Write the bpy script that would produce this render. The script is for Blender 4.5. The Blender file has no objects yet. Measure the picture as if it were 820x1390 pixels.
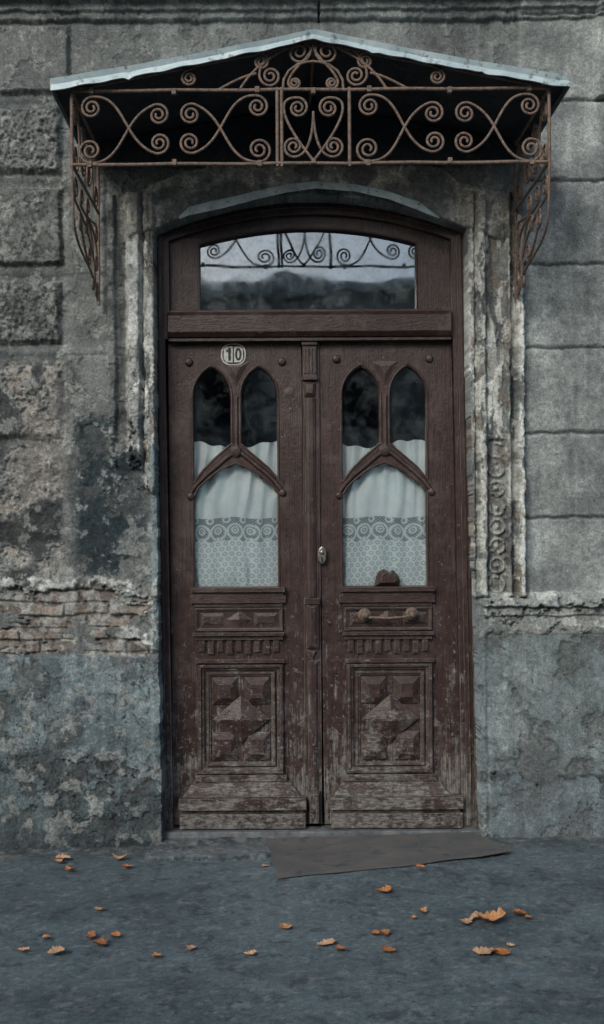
import bpy, math, random
import numpy as np
from mathutils import Vector
random.seed(5)
S = bpy.context.scene
COL = S.collection
CAMD, F, CX, HZ, EYE = 6.0, 1500.0, 380.0, 740.0, 1.6
def sc(y): return (CAMD + y) / F
def WX(px, y=0.0): return (px - CX) * sc(y)
def WZ(py, y=0.0): return EYE - (py - HZ) * sc(y)

# ---------------- noise ----------------
_T = {}
def vnoise(x, y, seed):
    if seed not in _T: _T[seed] = np.random.RandomState(seed).rand(256, 256)
    T = _T[seed]
    xf = np.floor(x); yf = np.floor(y)
    fx = x - xf; fy = y - yf
    xi = xf.astype(np.int64) & 255; yi = yf.astype(np.int64) & 255
    x1 = (xi + 1) & 255; y1 = (yi + 1) & 255
    fx = fx * fx * (3 - 2 * fx); fy = fy * fy * (3 - 2 * fy)
    return (T[xi, yi] * (1 - fx) + T[x1, yi] * fx) * (1 - fy) + (T[xi, y1] * (1 - fx) + T[x1, y1] * fx) * fy
def fbm(x, y, o=4, seed=1, g=0.5):
    a = 1.0; t = 0; s = 0
    ca, sa = .8, .6
    for i in range(o):
        s = s + a * vnoise(x * (2 ** i) + 17.3 * i, y * (2 ** i) + 9.1 * i, seed + i); t += a; a *= g
        x, y = x * ca - y * sa, x * sa + y * ca
    return s / t
def fbs(x, y, o=4, seed=1, g=0.5):
    a = 1.0; t = 0; s = 0
    for i in range(o):
        s = s + a * vnoise(x * (2 ** i) + 17.3 * i, y * (2 ** i) + 9.1 * i, seed + i); t += a; a *= g
    return s / t
def ss(a, b, x):
    t = np.clip((x - a) / (b - a), 0, 1); return t * t * (3 - 2 * t)
def bm_(U, V, u0, u1, v0, v1, e):
    return np.clip(np.minimum(np.minimum(U - u0, u1 - U), np.minimum(V - v0, v1 - V)) / e, 0, 1)

# ---------------- node helpers ----------------
def new_mat(name):
    m = bpy.data.materials.new(name); m.use_nodes = True
    nt = m.node_tree; b = nt.nodes['Principled BSDF']
    return m, nt, b
def N(nt, t, **kw):
    n = nt.nodes.new(t)
    for k, v in kw.items(): setattr(n, k, v)
    return n
def pos(nt, scale=(1, 1, 1)):
    g = N(nt, 'ShaderNodeNewGeometry'); mp = N(nt, 'ShaderNodeMapping')
    mp.inputs['Scale'].default_value = scale
    nt.links.new(g.outputs['Position'], mp.inputs['Vector']); return mp.outputs[0]
def noise(nt, vec, scale, detail=4, rough=0.55):
    n = N(nt, 'ShaderNodeTexNoise'); n.inputs['Scale'].default_value = scale
    n.inputs['Detail'].default_value = detail; n.inputs['Roughness'].default_value = rough
    nt.links.new(vec, n.inputs['Vector']); return n.outputs[0]
def mrange(nt, v, a, b, c=0.0, d=1.0):
    n = N(nt, 'ShaderNodeMapRange'); n.inputs[1].default_value = a; n.inputs[2].default_value = b
    n.inputs[3].default_value = c; n.inputs[4].default_value = d
    nt.links.new(v, n.inputs[0]); return n.outputs[0]
def mth(nt, op, a, b=None):
    n = N(nt, 'ShaderNodeMath', operation=op)
    for i, v in enumerate((a, b)):
        if v is None: continue
        if isinstance(v, (int, float)): n.inputs[i].default_value = v
        else: nt.links.new(v, n.inputs[i])
    return n.outputs[0]
def mixc(nt, f, a, b, mode='MIX'):
    n = N(nt, 'ShaderNodeMix', data_type='RGBA', blend_type=mode)
    for s, v in ((n.inputs[0], f), (n.inputs[6], a), (n.inputs[7], b)):
        if isinstance(v, (int, float)): s.default_value = v
        elif isinstance(v, tuple): s.default_value = (v[0], v[1], v[2], 1)
        else: nt.links.new(v, s)
    return n.outputs[2]
def bump(nt, h, dist, strength=1.0, prev=None):
    n = N(nt, 'ShaderNodeBump'); n.inputs['Distance'].default_value = dist; n.inputs['Strength'].default_value = strength
    nt.links.new(h, n.inputs['Height'])
    if prev: nt.links.new(prev, n.inputs['Normal'])
    return n.outputs[0]

def attr_mat(name, rough=0.9, bscale=110, bdist=0.004, var=0.45, pits=0.0):
    m, nt, b = new_mat(name)
    a = N(nt, 'ShaderNodeVertexColor', layer_name='Col')
    p = pos(nt)
    nz1 = noise(nt, p, bscale, 7, 0.75)
    f1 = mrange(nt, nz1, 0.34, 0.66, 1 - var, 1 + var)
    f2 = mrange(nt, noise(nt, p, bscale * .3, 9, 0.78), 0.38, 0.62, 1 - var * .6, 1 + var * .6)
    f = mth(nt, 'MULTIPLY', f1, f2)
    if pits:
        pt_ = noise(nt, p, bscale * 1.6, 2, .5)
        f = mth(nt, 'MULTIPLY', f, mrange(nt, pt_, .63, .70, 1.0, 1 - pits))
        f = mth(nt, 'MULTIPLY', f, mrange(nt, pt_, .36, .28, 1.0, 1 + pits * .7))
    cc = N(nt, 'ShaderNodeCombineColor')
    for i in range(3): nt.links.new(f, cc.inputs[i])
    nt.links.new(mixc(nt, 1.0, a.outputs[0], cc.outputs[0], 'MULTIPLY'), b.inputs['Base Color'])
    b.inputs['Roughness'].default_value = rough
    b.inputs['Specular IOR Level'].default_value = 0.25
    n1 = bump(nt, noise(nt, p, bscale * 0.5, 8, 0.75), bdist * 1.6, 0.9)
    nt.links.new(bump(nt, noise(nt, p, bscale * 3, 3), bdist * 0.5, 0.9, n1), b.inputs['Normal'])
    return m
def simple_mat(name, c1, c2, scale=20, rough=0.6, metal=0.0, bd=0.001, stretch=(1, 1, 1), spec=0.4, lo=0.35, hi=0.65, spots=None):
    m, nt, b = new_mat(name)
    p = pos(nt, stretch); n = noise(nt, p, scale, 6, 0.65)
    c = mixc(nt, mrange(nt, n, lo, hi), c1, c2)
    if spots: c = mixc(nt, mrange(nt, noise(nt, p, scale * 2.3, 6, .7), .56, .64), c, spots)
    nt.links.new(c, b.inputs['Base Color'])
    b.inputs['Roughness'].default_value = rough; b.inputs['Metallic'].default_value = metal
    b.inputs['Specular IOR Level'].default_value = spec
    nt.links.new(bump(nt, noise(nt, p, scale * 3, 5, 0.7), bd, 0.8), b.inputs['Normal'])
    return m

M_wall = attr_mat('weathered_plaster', pits=.28, bdist=.0045, var=.38)
M_walk = attr_mat('pavement_asphalt', rough=0.72, bscale=150, bdist=0.003, var=0.32, pits=.4)

def door_mat(name, g1=(14, 14, 1.0), g2=(60, 60, 2.2)):
    m, nt, b = new_mat(name)
    p = pos(nt); pg = pos(nt, g1); pg2 = pos(nt, g2)
    sep = N(nt, 'ShaderNodeSeparateXYZ'); nt.links.new(p, sep.inputs[0])
    zf = mth(nt, 'ADD', mrange(nt, sep.outputs[2], 1.5, 0.3, 0.0, 0.12), mrange(nt, sep.outputs[2], 0.45, 0.05, 0.0, 0.04))
    grain = noise(nt, pg, 3.0, 8, 0.75); fine = noise(nt, pg2, 2.5, 4, 0.7)
    patch = noise(nt, p, 7.0, 8, 0.78)
    bev = N(nt, 'ShaderNodeBevel', samples=4); bev.inputs['Radius'].default_value = 0.006
    geo = N(nt, 'ShaderNodeNewGeometry')
    dt = N(nt, 'ShaderNodeVectorMath', operation='DOT_PRODUCT')
    nt.links.new(bev.outputs[0], dt.inputs[0]); nt.links.new(geo.outputs['Normal'], dt.inputs[1])
    edge = mrange(nt, dt.outputs['Value'], 0.998, 0.90, 0.0, 0.17)
    add = mth(nt, 'ADD', zf, edge)
    w = mth(nt, 'ADD', mth(nt, 'MULTIPLY', grain, 0.45), mth(nt, 'MULTIPLY', patch, 0.55))
    wear1 = mrange(nt, mth(nt, 'ADD', w, add), 0.605, 0.65)
    chip = mth(nt, 'ADD', noise(nt, p, 42, 5, .65), mth(nt, 'MULTIPLY', add, .6))
    wear2 = mrange(nt, chip, 0.645, 0.675)
    wear = mth(nt, 'MAXIMUM', wear1, mth(nt, 'MULTIPLY', wear2, .8))
    base = mixc(nt, mrange(nt, noise(nt, p, 25, 6, .7), 0.35, 0.65), (0.025, 0.014, 0.0125), (0.055, 0.029, 0.025))
    base = mixc(nt, mrange(nt, noise(nt, p, 5, 6, .75), 0.5, 0.66), base, (0.078, 0.056, 0.051))
    base = mixc(nt, mrange(nt, fine, 0.54, 0.66), base, (0.012, 0.008, 0.008))
    wood = mixc(nt, mrange(nt, mth(nt, 'ADD', mth(nt, 'MULTIPLY', fine, .6), mth(nt, 'MULTIPLY', noise(nt, p, 33, 6, .7), .4)), 0.40, 0.60), (0.035, 0.030, 0.028), (0.23, 0.215, 0.20))
    nt.links.new(mixc(nt, wear, base, wood), b.inputs['Base Color'])
    nt.links.new(mrange(nt, wear, 0, 1, 0.36, 0.9), b.inputs['Roughness'])
    b.inputs['Specular IOR Level'].default_value = 0.45
    n1 = bump(nt, fine, 0.004, 0.6)
    n2 = bump(nt, mth(nt, 'SUBTRACT', 1.0, wear), 0.0015, 0.9, n1)
    nt.links.new(bump(nt, noise(nt, p, 70, 6, .7), 0.0035, 0.6, n2), b.inputs['Normal'])
    return m
M_door = door_mat('worn_brown_paint')
M_doorh = door_mat('worn_brown_paint_rails', (4, 12, 12), (9, 45, 45))
M_iron = simple_mat('rusty_iron', (0.07, 0.060, 0.056), (0.22, 0.15, 0.11), 55, 0.75, 0.1, 0.002, spots=(.25, .21, .18))
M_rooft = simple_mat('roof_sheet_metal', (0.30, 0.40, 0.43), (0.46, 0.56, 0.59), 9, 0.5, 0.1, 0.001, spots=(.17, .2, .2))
M_roofu = simple_mat('roof_underside_shade', (0.010, 0.014, 0.020), (0.028, 0.032, 0.038), 8, 0.8, 0, 0.002, spots=(.05, .045, .04))  # shade under the canopy put into the near-black colour; spots are rust
M_flash = simple_mat('flashing_metal', (0.18, 0.23, 0.25), (0.30, 0.37, 0.39), 14, 0.5, 0.1, 0.002, spots=(.09, .09, .09))
M_mat = simple_mat('rubber_mat', (0.080, 0.086, 0.088), (0.13, 0.12, 0.11), 5, 0.8, 0, 0.002, spots=(.06, .07, .075))
M_steel = simple_mat('tarnished_steel', (0.14, 0.13, 0.12), (0.32, 0.30, 0.28), 60, 0.4, 0.8, 0.0005)
M_enamel = simple_mat('enamel', (0.40, 0.41, 0.39), (0.58, 0.59, 0.57), 60, 0.4, 0, 0.0003, spots=(.12, .09, .08))
M_black = simple_mat('black_paint', (0.008, 0.008, 0.008), (0.02, 0.02, 0.02), 60, 0.5)
M_dark = simple_mat('interior_plaster', (0.03, 0.028, 0.027), (0.05, 0.045, 0.04), 3, 0.9)
M_kerb = simple_mat('kerb_granite', (0.16, 0.16, 0.16), (0.28, 0.28, 0.27), 60, 0.8, 0, 0.002)
M_road = simple_mat('road_asphalt', (0.035, 0.037, 0.04), (0.07, 0.07, 0.07), 90, 0.85, 0, 0.003)
M_opp = simple_mat('stucco', (0.42, 0.43, 0.40), (0.60, 0.60, 0.55), 2, 0.9, 0, 0.002)
M_oppw = simple_mat('dark_window', (0.02, 0.025, 0.03), (0.03, 0.035, 0.04), 2, 0.2)

def glass_mat(name, refl, rough=0.02, dirt=.18):
    m = bpy.data.materials.new(name); m.use_nodes = True; nt = m.node_tree
    nt.nodes.clear(); o = N(nt, 'ShaderNodeOutputMaterial')
    tr = N(nt, 'ShaderNodeBsdfTransparent'); tr.inputs[0].default_value = (0.96, 0.99, 0.99, 1)
    gl = N(nt, 'ShaderNodeBsdfGlossy'); gl.inputs['Color'].default_value = (0.85, 0.95, 1, 1)
    p = pos(nt)
    nt.links.new(mrange(nt, noise(nt, p, 14, 5), 0.35, 0.75, rough, rough + 0.05), gl.inputs['Roughness'])
    nt.links.new(bump(nt, noise(nt, p, 2.2, 2), 0.006, 0.5), gl.inputs['Normal'])
    df = N(nt, 'ShaderNodeBsdfDiffuse'); df.inputs[0].default_value = (0.28, 0.33, 0.35, 1)
    fr = N(nt, 'ShaderNodeFresnel'); fr.inputs[0].default_value = 1.5
    f = mth(nt, 'ADD', fr.outputs[0], refl)
    mx = N(nt, 'ShaderNodeMixShader'); nt.links.new(f, mx.inputs[0])
    nt.links.new(tr.outputs[0], mx.inputs[1]); nt.links.new(gl.outputs[0], mx.inputs[2])
    m2 = N(nt, 'ShaderNodeMixShader')
    nt.links.new(mrange(nt, noise(nt, p, 9, 6, 0.7), 0.45, 0.8, 0.0, dirt), m2.inputs[0])
    nt.links.new(mx.outputs[0], m2.inputs[1]); nt.links.new(df.outputs[0], m2.inputs[2])
    nt.links.new(m2.outputs[0], o.inputs[0]); return m
M_glass = glass_mat('old_window_glass', 0.07)
M_glass2 = glass_mat('old_transom_glass', 0.26, dirt=.5)

# ---------------- object helpers ----------------
def empty(name, parent=None):
    o = bpy.data.objects.new(name, None); COL.objects.link(o)
    if parent: o.parent = parent
    return o
def link(name, me, mat, parent=None, smooth=False):
    o = bpy.data.objects.new(name, me); COL.objects.link(o)
    if mat: me.materials.append(mat)
    if parent: o.parent = parent
    if smooth: me.polygons.foreach_set('use_smooth', [True] * len(me.polygons))
    return o
class MB:
    def __init__(s, yref=0.0): s.v = []; s.f = []; s.yr = yref
    def P(s, px, py, y): return (WX(px, s.yr), y, WZ(py, s.yr))
    def loops(s, loops, cap0=True, cap1=True):
        n = len(loops[0]); b = len(s.v)
        for L in loops: s.v += L
        for k in range(len(loops) - 1):
            for i in range(n):
                j = (i + 1) % n
                s.f.append((b + k * n + i, b + k * n + j, b + (k + 1) * n + j, b + (k + 1) * n + i))
        if cap0: s.f.append(tuple(b + i for i in range(n)))
        if cap1: s.f.append(tuple(b + (len(loops) - 1) * n + i for i in range(n)))
    def prism(s, poly, yf, yb): s.loops([[s.P(x, y, yb) for x, y in poly], [s.P(x, y, yf) for x, y in poly]])
    def box(s, x0, x1, v0, v1, yf, yb): s.prism([(x0, v0), (x1, v0), (x1, v1), (x0, v1)], yf, yb)
    def rect(s, x0, x1, v0, v1, y): return [s.P(x0, v0, y), s.P(x1, v0, y), s.P(x1, v1, y), s.P(x0, v1, y)]
    def frus(s, x0, x1, v0, v1, yb, h, i):
        s.loops([s.rect(x0, x1, v0, v1, yb), s.rect(x0, x1, v0, v1, yb - h * .3), s.rect(x0 + i, x1 - i, v0 + i, v1 - i, yb - h)])
    def ring(s, x0, x1, v0, v1, w, yb, h):
        a = w * .22
        s.loops([s.rect(x0, x1, v0, v1, yb), s.rect(x0, x1, v0, v1, yb - h * .6), s.rect(x0 + a, x1 - a, v0 + a, v1 - a, yb - h),
                 s.rect(x0 + w * .55, x1 - w * .55, v0 + w * .55, v1 - w * .55, yb - h), s.rect(x0 + w * .7, x1 - w * .7, v0 + w * .7, v1 - w * .7, yb - h * .5),
                 s.rect(x0 + w, x1 - w, v0 + w, v1 - w, yb - h * .4), s.rect(x0 + w, x1 - w, v0 + w, v1 - w, yb)], False, False)
    def pyr(s, poly, yb, h, k=0.0):
        cx = sum(p[0] for p in poly) / len(poly); cy = sum(p[1] for p in poly) / len(poly)
        s.loops([[s.P(x, y, yb) for x, y in poly], [s.P(x, y, yb - h * .25) for x, y in poly],
                 [s.P(cx + (x - cx) * (k + .02), cy + (y - cy) * (k + .02), yb - h) for x, y in poly]])
    def disc(s, cx, cy, r, yb, h, n=16):
        L = lambda rr, y: [s.P(cx + rr * math.cos(2 * math.pi * i / n), cy + rr * math.sin(2 * math.pi * i / n), y) for i in range(n)]
        s.loops([L(r, yb), L(r, yb - h * .4), L(r * .75, yb - h * .85), L(r * .3, yb - h)])
    def obj(s, name, mat, parent=None, bevel=0.0, smooth=False):
        me = bpy.data.meshes.new(name); me.from_pydata(s.v, [], s.f)
        import bmesh
        b = bmesh.new(); b.from_mesh(me); bmesh.ops.recalc_face_normals(b, faces=b.faces); b.to_mesh(me); b.free()
        o = link(name, me, mat, parent, smooth)
        if bevel:
            m = o.modifiers.new('bev', 'BEVEL'); m.width = bevel; m.segments = 2; m.limit_method = 'ANGLE'
        return o
def tomesh(o, name, mat, parent):
    COL.objects.link(o); bpy.context.view_layer.update()
    dg = bpy.context.evaluated_depsgraph_get()
    me = bpy.data.meshes.new_from_object(o.evaluated_get(dg)); me.name = name
    me.transform(o.matrix_world); me.materials.clear()
    bpy.data.objects.remove(o)
    return link(name, me, mat, parent)
def plate(name, outer, holes, yf, thick, mat, parent, yr, bev=0.003):
    cu = bpy.data.curves.new(name, 'CURVE'); cu.dimensions = '2D'; cu.fill_mode = 'BOTH'
    for poly in [outer] + holes:
        sp = cu.splines.new('POLY'); sp.points.add(len(poly) - 1)
        for i, (x, y) in enumerate(poly): sp.points[i].co = (WX(x, yr), WZ(y, yr), 0, 1)
        sp.use_cyclic_u = True
    cu.extrude = thick / 2 - bev; cu.bevel_depth = bev; cu.offset = -bev; cu.bevel_resolution = 1
    o = bpy.data.objects.new(name + '_c', cu); o.rotation_euler = (math.pi / 2, 0, 0); o.location = (0, yf + thick / 2, 0)
    return tomesh(o, name, mat, parent)
def tubes(name, lines, r, mat, parent, res=2):
    cu = bpy.data.curves.new(name, 'CURVE'); cu.dimensions = '3D'
    cu.bevel_depth = r; cu.bevel_resolution = res; cu.use_fill_caps = True
    for L in lines:
        sp = cu.splines.new('POLY'); sp.points.add(len(L) - 1)
        for i, p in enumerate(L): sp.points[i].co = (*p, 1)
    o = bpy.data.objects.new(name + '_c', cu)
    ob = tomesh(o, name, mat, parent)
    ob.data.polygons.foreach_set('use_smooth', [True] * len(ob.data.polygons))
    return ob
def gridmesh(name, X, Y, Z, C, mat, parent=None, keep=None, smooth=True):
    nu, nv = X.shape
    me = bpy.data.meshes.new(name)
    co = np.stack([X, Y, Z], -1).reshape(-1, 3).astype(np.float32)
    idx = np.arange(nu * nv).reshape(nu, nv)
    q = np.stack([idx[:-1, :-1], idx[1:, :-1], idx[1:, 1:], idx[:-1, 1:]], -1)
    q = q[keep] if keep is not None else q.reshape(-1, 4)
    me.vertices.add(len(co)); me.vertices.foreach_set('co', co.ravel())
    me.loops.add(q.size); me.loops.foreach_set('vertex_index', q.ravel().astype(np.int32))
    me.polygons.add(len(q)); me.polygons.foreach_set('loop_start', np.arange(0, q.size, 4, dtype=np.int32))
    me.polygons.foreach_set('loop_total', np.full(len(q), 4, dtype=np.int32))
    me.update(calc_edges=True)
    ca = me.color_attributes.new('Col', 'FLOAT_COLOR', 'POINT')
    rgba = np.ones((len(co), 4), np.float32); rgba[:, :3] = C.reshape(-1, 3)
    ca.data.foreach_set('color', rgba.ravel())
    o = link(name, me, mat, parent)
    if smooth: me.polygons.foreach_set('use_smooth', np.ones(len(q), bool))
    return o
def cm(C, col, m):
    m = np.clip(m, 0, 1)[..., None]; return C * (1 - m) + np.array(col) * m

# =================== WALL ===================
us = np.concatenate([np.arange(-1600, -320, 40.), np.arange(-320, -5, 5.), np.arange(-5, 828, 1.25), np.arange(828, 1150, 5.), np.arange(1150, 2400, 40.)])
vs = np.concatenate([np.arange(-1800, -60, 30.), np.arange(-60, -10, 3.), np.arange(-10, 1175, 1.25)])
U, V = np.meshgrid(us, vs, indexing='ij')
nA = fbm(U / 90, V / 90, 5, 10); nB = fbm(U / 30, V / 30, 5, 30); nC = fbm(U / 9, V / 9, 4, 50)
nD = fbm(U / 2.6, V / 2.6, 2, 70, .7); nS = fbs(U / 9, V / 160, 4, 90); nE = fbm(U / 45, V / 45, 7, 110, 0.62)
nF = fbm(U / 18, V / 18, 5, 140, 0.65)
Uw = U + (nF - .5) * 5 + (nC - .5) * 3; Vw = V + (fbm(U / 15, V / 15, 4, 160) - .5) * 5 + (fbm(U / 5, V / 5, 3, 170) - .5) * 2.5
h = (nA - .5) * .012 + (nB - .5) * .006 + (nC - .5) * .003 + (nD - .5) * .003
C = np.zeros(U.shape + (3,))
t = ss(.32, .68, nB * .5 + nA * .5)[..., None]
C[:] = np.array([.155, .160, .157]) * (1 - t) + np.array([.275, .280, .272]) * t
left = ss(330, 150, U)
rightf = ss(706, 712, U)
h += .012 * rightf
C = C * (1 + .18 * (rightf * (V < 806))[..., None])
for v in (25, 140, 248, 362, 475, 590, 705):
    d = np.abs(Vw - v); g = np.clip(1 - d / 4.0, 0, 1) * rightf
    h -= .016 * g; C = cm(C, (.05, .055, .06), ss(.3, .9, g) * .8)
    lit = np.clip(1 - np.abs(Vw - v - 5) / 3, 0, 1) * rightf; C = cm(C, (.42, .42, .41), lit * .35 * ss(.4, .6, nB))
g = bm_(Uw, Vw, 809, 3000, -40, 140, 5); h += .035 * g
# --- left quoin blocks
worm = fbm(U / 4.5, V / 4.5, 3, 200)
def block(u1, v0, v1, hh, rough, e=6, r=.02, src=None):
    global h, C
    m = bm_(Uw, Vw, -5000, u1, v0, v1, e)
    src = worm if src is None else src
    h += hh * m + rough * m * (src - .5) * r
    C = cm(C, (.20, .20, .195), m * .6)
    if rough: C = C * (1 - .45 * m[..., None] * ss(.5, .38, src)[..., None])
    edge = ss(0, .3, m) * ss(1, .6, m); C = cm(C, (.085, .09, .09), edge * .6)
block(101, 32, 128, .035, 0)
block(89, 142, 236, .035, 1, 7, .034)
block(89, 254, 360, .035, .15)
block(87, 380, 467, .035, 1, 7, .034)
block(88, 494, 596, .03, 1, 9, .035, nF)
block(84, 606, 735, .02, 1, 14, .05, nF)
for v in (137, 245, 371, 480):
    g = np.clip(1 - np.abs(Vw - v) / 9, 0, 1) * ss(95, 90, U); C = cm(C, (.05, .055, .06), g * .65)
for v in (137, 245, 371, 480, 602):
    g = np.clip(1 - np.abs(Vw - v) / 2.5, 0, 1) * ss(90, 94, U) * ss(150, 146, U); h -= .004 * g; C = cm(C, (.07, .075, .08), g * .5)
# --- architraves
E = ss(-18, 18, V - 625 + (nE - .5) * 280 - (U - 165) * .9) * ss(240, 215, U) * ss(60, 95, U)
def strip(u0, u1, v0, v1, hh, er, e=2.5):
    global h
    m = bm_(Uw, Vw, u0, u1, v0, v1, e); h += hh * m * (1 - er); return m * (1 - er)
topA = 262
strip(148, 160, topA, 900, .035, E); strip(174, 197, topA - 2, 1000, .065, E, 5); strip(197, 214, topA - 2, 900, .035, E)
strip(632, 646, topA, 812, .03, 0); strip(646, 662, topA, 812, .055, 0, 4); strip(686, 694, topA, 812, .055, 0); strip(700, 711, topA - 4, 812, .07, 0, 2)
strip(660, 688, topA, 600, .018, 0)
C = cm(C, (.045, .05, .055), np.clip(1 - np.abs(Uw - 697) / 3.2, 0, 1) * (V > topA) * (V < 812) * .8)
C = cm(C, (.05, .055, .06), np.clip(1 - np.abs(Uw - 165) / 5, 0, 1) * (V > topA) * (1 - E) * (V < 620) * .7)
archL = bm_(Uw, Vw, 172, 214, topA, 690, 3); archR = bm_(Uw, Vw, 634, 712, topA, 812, 3); arch = archL + archR
pl = ss(.45, .48, fbs(Uw / 14, Vw / 45, 6, 230, .65) + .035 * archL) * arch * (1 - E)
C = cm(C, (.58, .565, .53), pl * .85); C = C * (1 + .35 * (pl * archL)[..., None]); h += .009 * pl
C = cm(C, (.24, .185, .15), ss(.56, .60, fbs(U / 10, V / 26, 5, 250, .6)) * arch * .75)
C = cm(C, (.06, .065, .07), ss(.45, .41, fbs(U / 9, V / 60, 5, 255, .6)) * (arch - .4 * archL) * .65)
C = cm(C, (.66, .66, .63), np.clip(1 - np.abs(Uw - 705) / 3, 0, 1) * (V > 380) * (V < 812) * ss(.35, .45, nB) * .9)
C = cm(C, (.80, .78, .74), ss(199, 184, Uw) * ss(171, 175, Uw) * (V > 275) * ss(700, 640, V + (nE - .5) * 120) * ss(.40, .46, nF) * .8)
C = cm(C, (.52, .50, .45), bm_(Uw, V, 646, 662, 300, 812, 4) * ss(.42, .48, nF) * .8)
# guilloche ornament
om = bm_(U, V, 660, 688, 598, 808, 2)
cyc = ((V - 600) % 26) - 13
rr = np.hypot((U - 674) / 1.0, cyc)
orn = (np.exp(-((rr - 9.5) / 2.2) ** 2) + np.exp(-(rr / 3.8) ** 2) + .7 * np.exp(-((np.hypot(np.abs(U - 674) - 12, np.abs(cyc) - 13)) / 2.5) ** 2)) * om
orn *= (.15 + .85 * ss(.38, .52, nF + .07 * ss(600, 720, V)))
h += .022 * orn - .006 * om; C = cm(C, (.34, .325, .30), orn * .7); C = cm(C, (.08, .078, .075), om * (1 - np.clip(orn, 0, 1)) * .6)
# band above arch
vt = 268 + 44 * ((U - 424) / 211.) ** 2
band = ss(0, 3, vt - V) * ss(70, 62, vt - V + (nE - .5) * 40) * ss(160, 175, U) * ss(700, 680, U) * (V < 330)
C = cm(C, (.29, .275, .25), band * .7); h += .02 * band + band * (nF - .5) * .02
C = cm(C, (.58, .53, .46), band * ss(.50, .54, nE) * .75)
C = cm(C, (.075, .08, .085), band * ss(.46, .40, nE) * .7)
# --- eroded left zone
h += E * ((nF - .5) * .018 + (nE - .5) * .03 - .01)
C = cm(C, (.20, .20, .195), E * .7)
dk = ss(.44, .48, fbm(U / 38, V / 50, 7, 270, .65) + .12 * bm_(U, V, 95, 215, 570, 800, 40) - .01) * bm_(U, V, 85, 214, 550, 795, 25)
C = cm(C, (.024, .038, .046), dk * .93)
C = cm(C, (.10, .135, .15), dk * ss(.52, .58, nF) * .5)
ls = ss(.52, .56, fbm(U / 45, V / 20, 7, 290, .65)) * ss(50, 10, np.abs(V - 765)) * left * (U < 214)
C = cm(C, (.34, .34, .325), ls * .7)
st = ss(.47, .51, nE) * bm_(U, V, -4000, 92, 485, 790, 12)
C = cm(C, (.42, .37, .33), st * .75); h -= .014 * st
C = cm(C, (.05, .050, .050), ss(.45, .40, nE) * bm_(U, V, -4000, 92, 485, 800, 12) * .8)
jl = bm_(Uw, Vw, 203, 232, 600, 1175, 4); C = cm(C, (.20, .25, .27), jl * .8); h += .02 * jl
jr = bm_(Uw, Vw, 630, 660, 806, 1175, 4); C = cm(C, (.15, .175, .185), jr * .7); h += .01 * jr
# --- brick band
nb = (nE - .5) * 90 + (nF - .5) * 30
B = ss(-2, 2, V - 802 - nb * .5) * ss(2, -2, V - 888 - nb * .15) * ss(2, -4, U - 198 - nb * .5)
B *= ss(.60, .58, fbm(U / 50, V / 20, 5, 310) + .06 * ss(100, 200, U))
Vk = V + (fbm(U / 40, V / 40, 3, 166) - .5) * 9 + (nC - .5) * 4; Uk = U + (nF - .5) * 8 + (nC - .5) * 3
vb = Vk - 800; row = np.floor(vb / 17.); ub = Uk + (row % 2) * 31 + vnoise(row * 3.1, row * 0, 77) * 14
du = np.minimum(ub % 60, 60 - ub % 60); dv = np.minimum(vb % 17, 17 - vb % 17)
bk = ss(.3, 3.0, np.minimum(du, dv) + (nC - .5) * 5)
tone = vnoise(np.floor(ub / 60) * 3.7, row * 5.3, 333)
h = h * (1 - B) + B * (-.032 + .018 * bk * (.5 + tone) + (nC - .5) * .016 + (nF - .5) * .028)
bc = np.zeros_like(C); bc[:] = (.17, .16, .15)
brc = np.array([.28, .225, .195]) * (.65 + .8 * tone[..., None]); bc = bc * (1 - bk[..., None]) + brc * bk[..., None]
bc = cm(bc, (.44, .42, .395), ss(.46, .56, nF) * .75)
C = C * (1 - B[..., None]) + bc * B[..., None]
lipm = ss(0, 5, V - 784 - nb * .5) * ss(24, 12, V - 784 - nb * .5) * (U < 214) + ss(30, 8, np.abs(U - 188 - nb * .5)) * bm_(U, V, 100, 216, 790, 892, 4)
lipm = np.clip(lipm, 0, 1) * (1 - B); C = cm(C, (.68, .665, .63), lipm * ss(.40, .47, nF) * .85); h += lipm * .020 + lipm * (nF - .5) * .03
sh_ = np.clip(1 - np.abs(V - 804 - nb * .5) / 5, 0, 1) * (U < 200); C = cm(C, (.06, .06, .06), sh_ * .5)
# --- left plinth
pm = ss(-2, 3, Vw - 889 - (nE - .5) * 14) * (U < 424)
h += pm * .035; C = cm(C, (.155, .192, .208), pm * .9)
C = C * (1 - .40 * (pm * ss(.46, .56, nE))[..., None])
C = cm(C, (.27, .32, .34), pm * ss(.50, .57, fbm(U / 60, V / 40, 7, 350, .65)) * ss(1120, 980, V) * .7)
low = ss(1000, 1120, V + (nE - .5) * 200) * (U < 424); C = C * (1 - .45 * low[..., None]); h += low * ((nF - .5) * .02)
q_ = fbm(U / 34, V / 26, 6, 360, .62); pk = ss(.50, .515, q_) * bm_(U, V, 10, 222, 1010, 1135, 25)
C = cm(C, (.075, .078, .08), pk * .75); h -= .010 * pk
rim = np.exp(-((q_ - .505) / .006) ** 2) * bm_(U, V, 10, 222, 1010, 1135, 25); C = cm(C, (.03, .03, .03), rim * .7)
pk2 = ss(.55, .56, fbm(U / 22, V / 30, 6, 366, .6)) * pm; C = cm(C, (.33, .37, .38), pk2 * .4 * (V < 1000)); h -= .003 * pk2
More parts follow.
